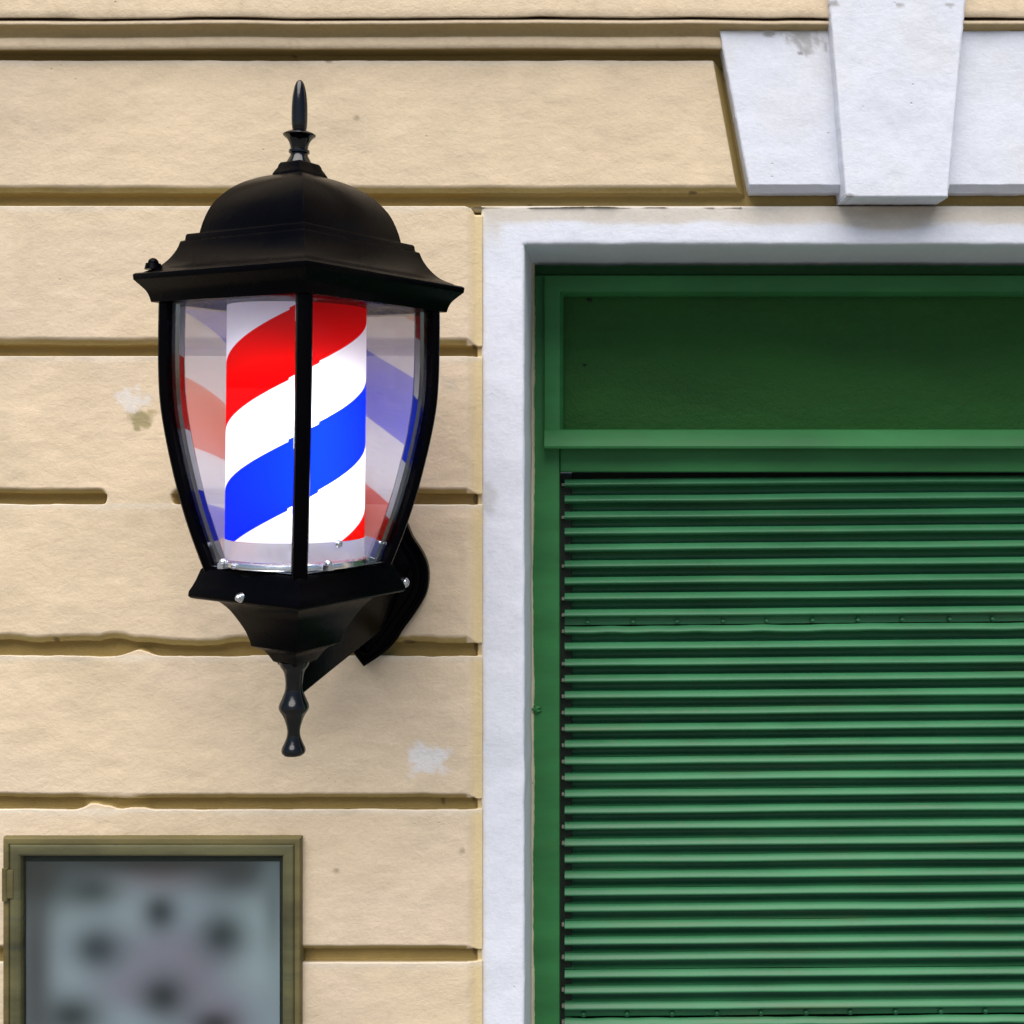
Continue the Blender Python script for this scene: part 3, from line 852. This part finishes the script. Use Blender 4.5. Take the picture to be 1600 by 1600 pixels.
def tray_screw(bm):
    # on the tray's left front face
    r = rr_(168.5)
    N, L = Vector((0, -r, 0)), Vector((-r * KX[3], 0, 0))
    nrm = (N - L).cross(Vector((0, 0, -1))).normalized()
    if nrm.y > 0: nrm = -nrm
    p = L.lerp(N, 0.48) + Vector((0, 0, zz(920)))
    mm = Matrix.Translation(p + nrm * 0.001) @ nrm.to_track_quat('Z', 'Y').to_matrix().to_4x4()
    bmesh.ops.create_cone(bm, cap_ends=True, segments=18, radius1=rr_(8), radius2=rr_(6), depth=rr_(5), matrix=mm)
    bmesh.ops.create_uvsphere(bm, u_segments=14, v_segments=8, radius=rr_(5), matrix=Matrix.Translation(p + nrm * 0.003))
lpart('screw', tray_screw, M['steel'], tray)

# wall plate and arm (laid out in world space on the wall, then brought under the lantern)
outline = [(618, 800), (633, 814), (644, 839), (660, 864), (668.5, 887), (669, 912), (663, 934), (645, 963), (628, 986), (619, 1001), (602, 1019), (568, 1042), (544, 1011), (552, 985), (556, 950), (562, 905), (580, 850), (600, 815)]
def inset(poly, d):
    n = len(poly); out = []
    for i in range(n):
        p, a, b = Vector(poly[i]), Vector(poly[i - 1]), Vector(poly[(i + 1) % n])
        e1 = (p - a).normalized(); e2 = (b - p).normalized()
        nn = (Vector((-e1.y, e1.x)) + Vector((-e2.y, e2.x)))
        nn = nn.normalized() if nn.length > 1e-6 else Vector((0, 0))
        out.append(tuple(p + nn * d))
    return out
def closed_smooth(poly, keep_sharp=(11, 12), n=3):
    out = []; N = len(poly)
    for i in range(N):
        p0, p1, p2, p3 = poly[i - 1], poly[i], poly[(i + 1) % N], poly[(i + 2) % N]
        if i in keep_sharp: p0 = p1
        if (i + 1) % N in keep_sharp: p3 = p2
        for k in range(n):
            t = k / n
            out.append(tuple(0.5 * (2 * p1[j] + (p2[j] - p0[j]) * t + (2 * p0[j] - 5 * p1[j] + 4 * p2[j] - p3[j]) * t * t + (-p0[j] + 3 * p1[j] - 3 * p2[j] + p3[j]) * t ** 3) for j in (0, 1)))
    return out
def plate(bm):
    o = closed_smooth(outline)
    layers = [(0, -.018), (0, .016), (1.5, .0185), (6, .0185), (8, .0165), (11, .0165), (13, .024), (15, .0255), (21, .0255), (23, .032), (25, .033)]
    prev = None
    for d, t in layers:
        ring = [bm.verts.new((V(x, y, .018).x, -t, V(x, y, .018).z)) for x, y in inset(o, d)]
        if prev:
            n = len(ring)
            for i in range(n): bm.faces.new((prev[i], prev[(i + 1) % n], ring[(i + 1) % n], ring[i]))
        prev = ring
    bm.faces.new(prev)
    bmesh.ops.transform(bm, matrix=LI, verts=bm.verts)
wall_plate = lpart('wall_plate', plate, M['black'], angle=30)
def arm(bm):
    a_t, a_b = V(461, 1010, LT), V(466, 1082, LT)      # on the stem under the cup
    e_t, e_b = V(632, 880, .03), V(588, 978, .03)
    n = 14; prev = None
    for k in range(n + 1):
        s = k / n
        top = a_t.lerp(e_t, s); bot = a_b.lerp(e_b, s)
        w = 0.007 + 0.009 * s
        dirn = (e_b - a_b).normalized(); side = dirn.cross(Vector((0, 0, 1))).normalized() * w
        cur = [bm.verts.new(v) for v in (top - side * .8, top + side * .8, bot + side, bot + side * .55 - Vector((0, 0, .0035)), bot - side * .55 - Vector((0, 0, .0035)), bot - side)]
        if prev:
            for i in range(6): bm.faces.new((prev[i], prev[(i + 1) % 6], cur[(i + 1) % 6], cur[i]))
        else: bm.faces.new(cur)
        prev = cur
    bm.faces.new(prev[::-1])
    bmesh.ops.transform(bm, matrix=LI, verts=bm.verts)
lpart('bracket_arm', arm, M['black'])
def plate_screw(bm):
    bmesh.ops.create_uvsphere(bm, u_segments=18, v_segments=12, radius=0.0062, matrix=LI @ Matrix.Translation(V(632, 910, .036)))
    bmesh.ops.create_cone(bm, cap_ends=True, segments=18, radius1=.008, radius2=.008, depth=.004, matrix=LI @ Matrix.Translation(V(632, 910, .032)) @ Matrix.Rotation(R(90), 4, 'X'))
lpart('screw', plate_screw, M['steel'], wall_plate)

# ---------------------------------------------------------------- display case
case = empty('display_case', V(238, 1960, 0))
tag(case, 'shallow olive green wall display case with a blurred grey sheet behind its glass', 'display case')
IM = Matrix.Translation(-case.location)
def rect_sweep(bm, x0, y0, x1, y1, prof, tref):
    """prof: (offset inward px, t) loops round the rectangle"""
    prev = None
    for o_, t in prof:
        ring = [bm.verts.new((V(a, b, tref).x, -t, V(a, b, tref).z)) for a, b in ((x0 + o_, y0 + o_), (x1 - o_, y0 + o_), (x1 - o_, y1 - o_), (x0 + o_, y1 - o_))]
        if prev:
            for k in range(4): bm.faces.new((prev[k], prev[(k + 1) % 4], ring[(k + 1) % 4], ring[k]))
        prev = ring
    return prev
part('case_body', lambda b: rect_sweep(b, 4, 1309, 470, 1990, [(0, -.016), (0, .009), (1.5, .0125), (3, .013), (9, .013), (10.5, .0115), (11, .008), (11, .0)], .012), M['olive'], case, IM, 25)
part('door', lambda b: rect_sweep(b, 14.5, 1319.5, 460, 1979, [(0, .0), (0, .011), (1.5, .0145), (5, .016), (15, .016), (17.5, .0145), (19, .011), (19.5, .001)], .014), M['olive_dark'], case, IM, 25)
part('back_board', lambda b: pbox(b, 20, 1325, 455, 1972, .0036, -.0155, 0), M['dark'], case, IM)
def hinge(bm, y):
    a = V(8, y, .015); b = V(8, y + 50, .015)
    bmesh.ops.create_cone(bm, cap_ends=True, segments=16, radius1=.0045, radius2=.0045, depth=abs(a.z - b.z), matrix=Matrix.Translation((a + b) / 2))
    pbox(bm, 8, y + 3, 20, y + 47, .0172, .013, .0006)
for y in (1357, 1900):
    part('hinge', lambda b: hinge(b, y), M['olive'], case, IM)
xs = np.linspace(41, 437, 110); ys = np.linspace(1346, 1960, 170)
X, Y = np.meshgrid(xs, ys)
C = np.ones(X.shape + (3,)) * lin(124, 138, 147)
def bl(x, y, rx, ry, rgb, amt=0.9):
    global C
    C = mixc(C, lin(*rgb), amt * np.exp(-((X - x) / (1.25 * rx)) ** 2 - ((Y - y) / (1.2 * ry)) ** 2))
for args in ((110, 1440, 45, 40, (138, 153, 160)), (205, 1430, 40, 40, (138, 152, 160)), (300, 1425, 35, 40, (134, 148, 158)), (400, 1440, 40, 45, (140, 156, 162)),
             (110, 1515, 40, 45, (142, 158, 166)), (400, 1505, 40, 40, (140, 156, 162)), (190, 1590, 50, 30, (138, 152, 162)),
             (250, 1490, 75, 34, (120, 120, 134)), (210, 1545, 55, 30, (120, 118, 133)), (300, 1530, 40, 60, (116, 114, 128)), (345, 1590, 40, 40, (112, 108, 122)),
             (250, 1425, 25, 28, (36, 44, 49)), (348, 1462, 33, 34, (34, 44, 47)), (152, 1482, 36, 32, (38, 49, 55)), (255, 1557, 32, 31, (27, 36, 38)), (112, 1588, 42, 30, (33, 40, 41)), (335, 1600, 30, 18, (41, 44, 49)),
             (55, 1500, 26, 200, (62, 62, 64)), (60, 1375, 60, 40, (47, 49, 44)), (145, 1388, 40, 28, (49, 59, 58)), (365, 1368, 60, 32, (52, 56, 58)), (250, 1362, 60, 26, (104, 98, 106)), (240, 1348, 240, 20, (43, 44, 40)),
             (428, 1400, 16, 90, (92, 104, 108)), (150, 1700, 60, 50, (44, 52, 56)), (320, 1760, 60, 60, (46, 53, 58)), (200, 1860, 90, 60, (110, 104, 118))):
    bl(*args)
a_, b_, c_ = W(X, Y, 0.0052 + 0 * X)
P = np.stack([a_, b_, c_], -1) - np.array(case.location)
m = NT('printed_sheet'); at = m.n('ShaderNodeVertexColor', layer_name='Col')
m.bsdf(m.mix(1.0, at.outputs[0], (1.14, 1.13, 1.09, 1), 'MULTIPLY'), 0.5)
link('notice_sheet', grid_mesh('notice_sheet', P, None, C), m.m, case)
part('glass_pane', lambda b: pbox(b, 31, 1335, 443, 1960, .0098, .0068, 0), M['case_glass'], case, IM)
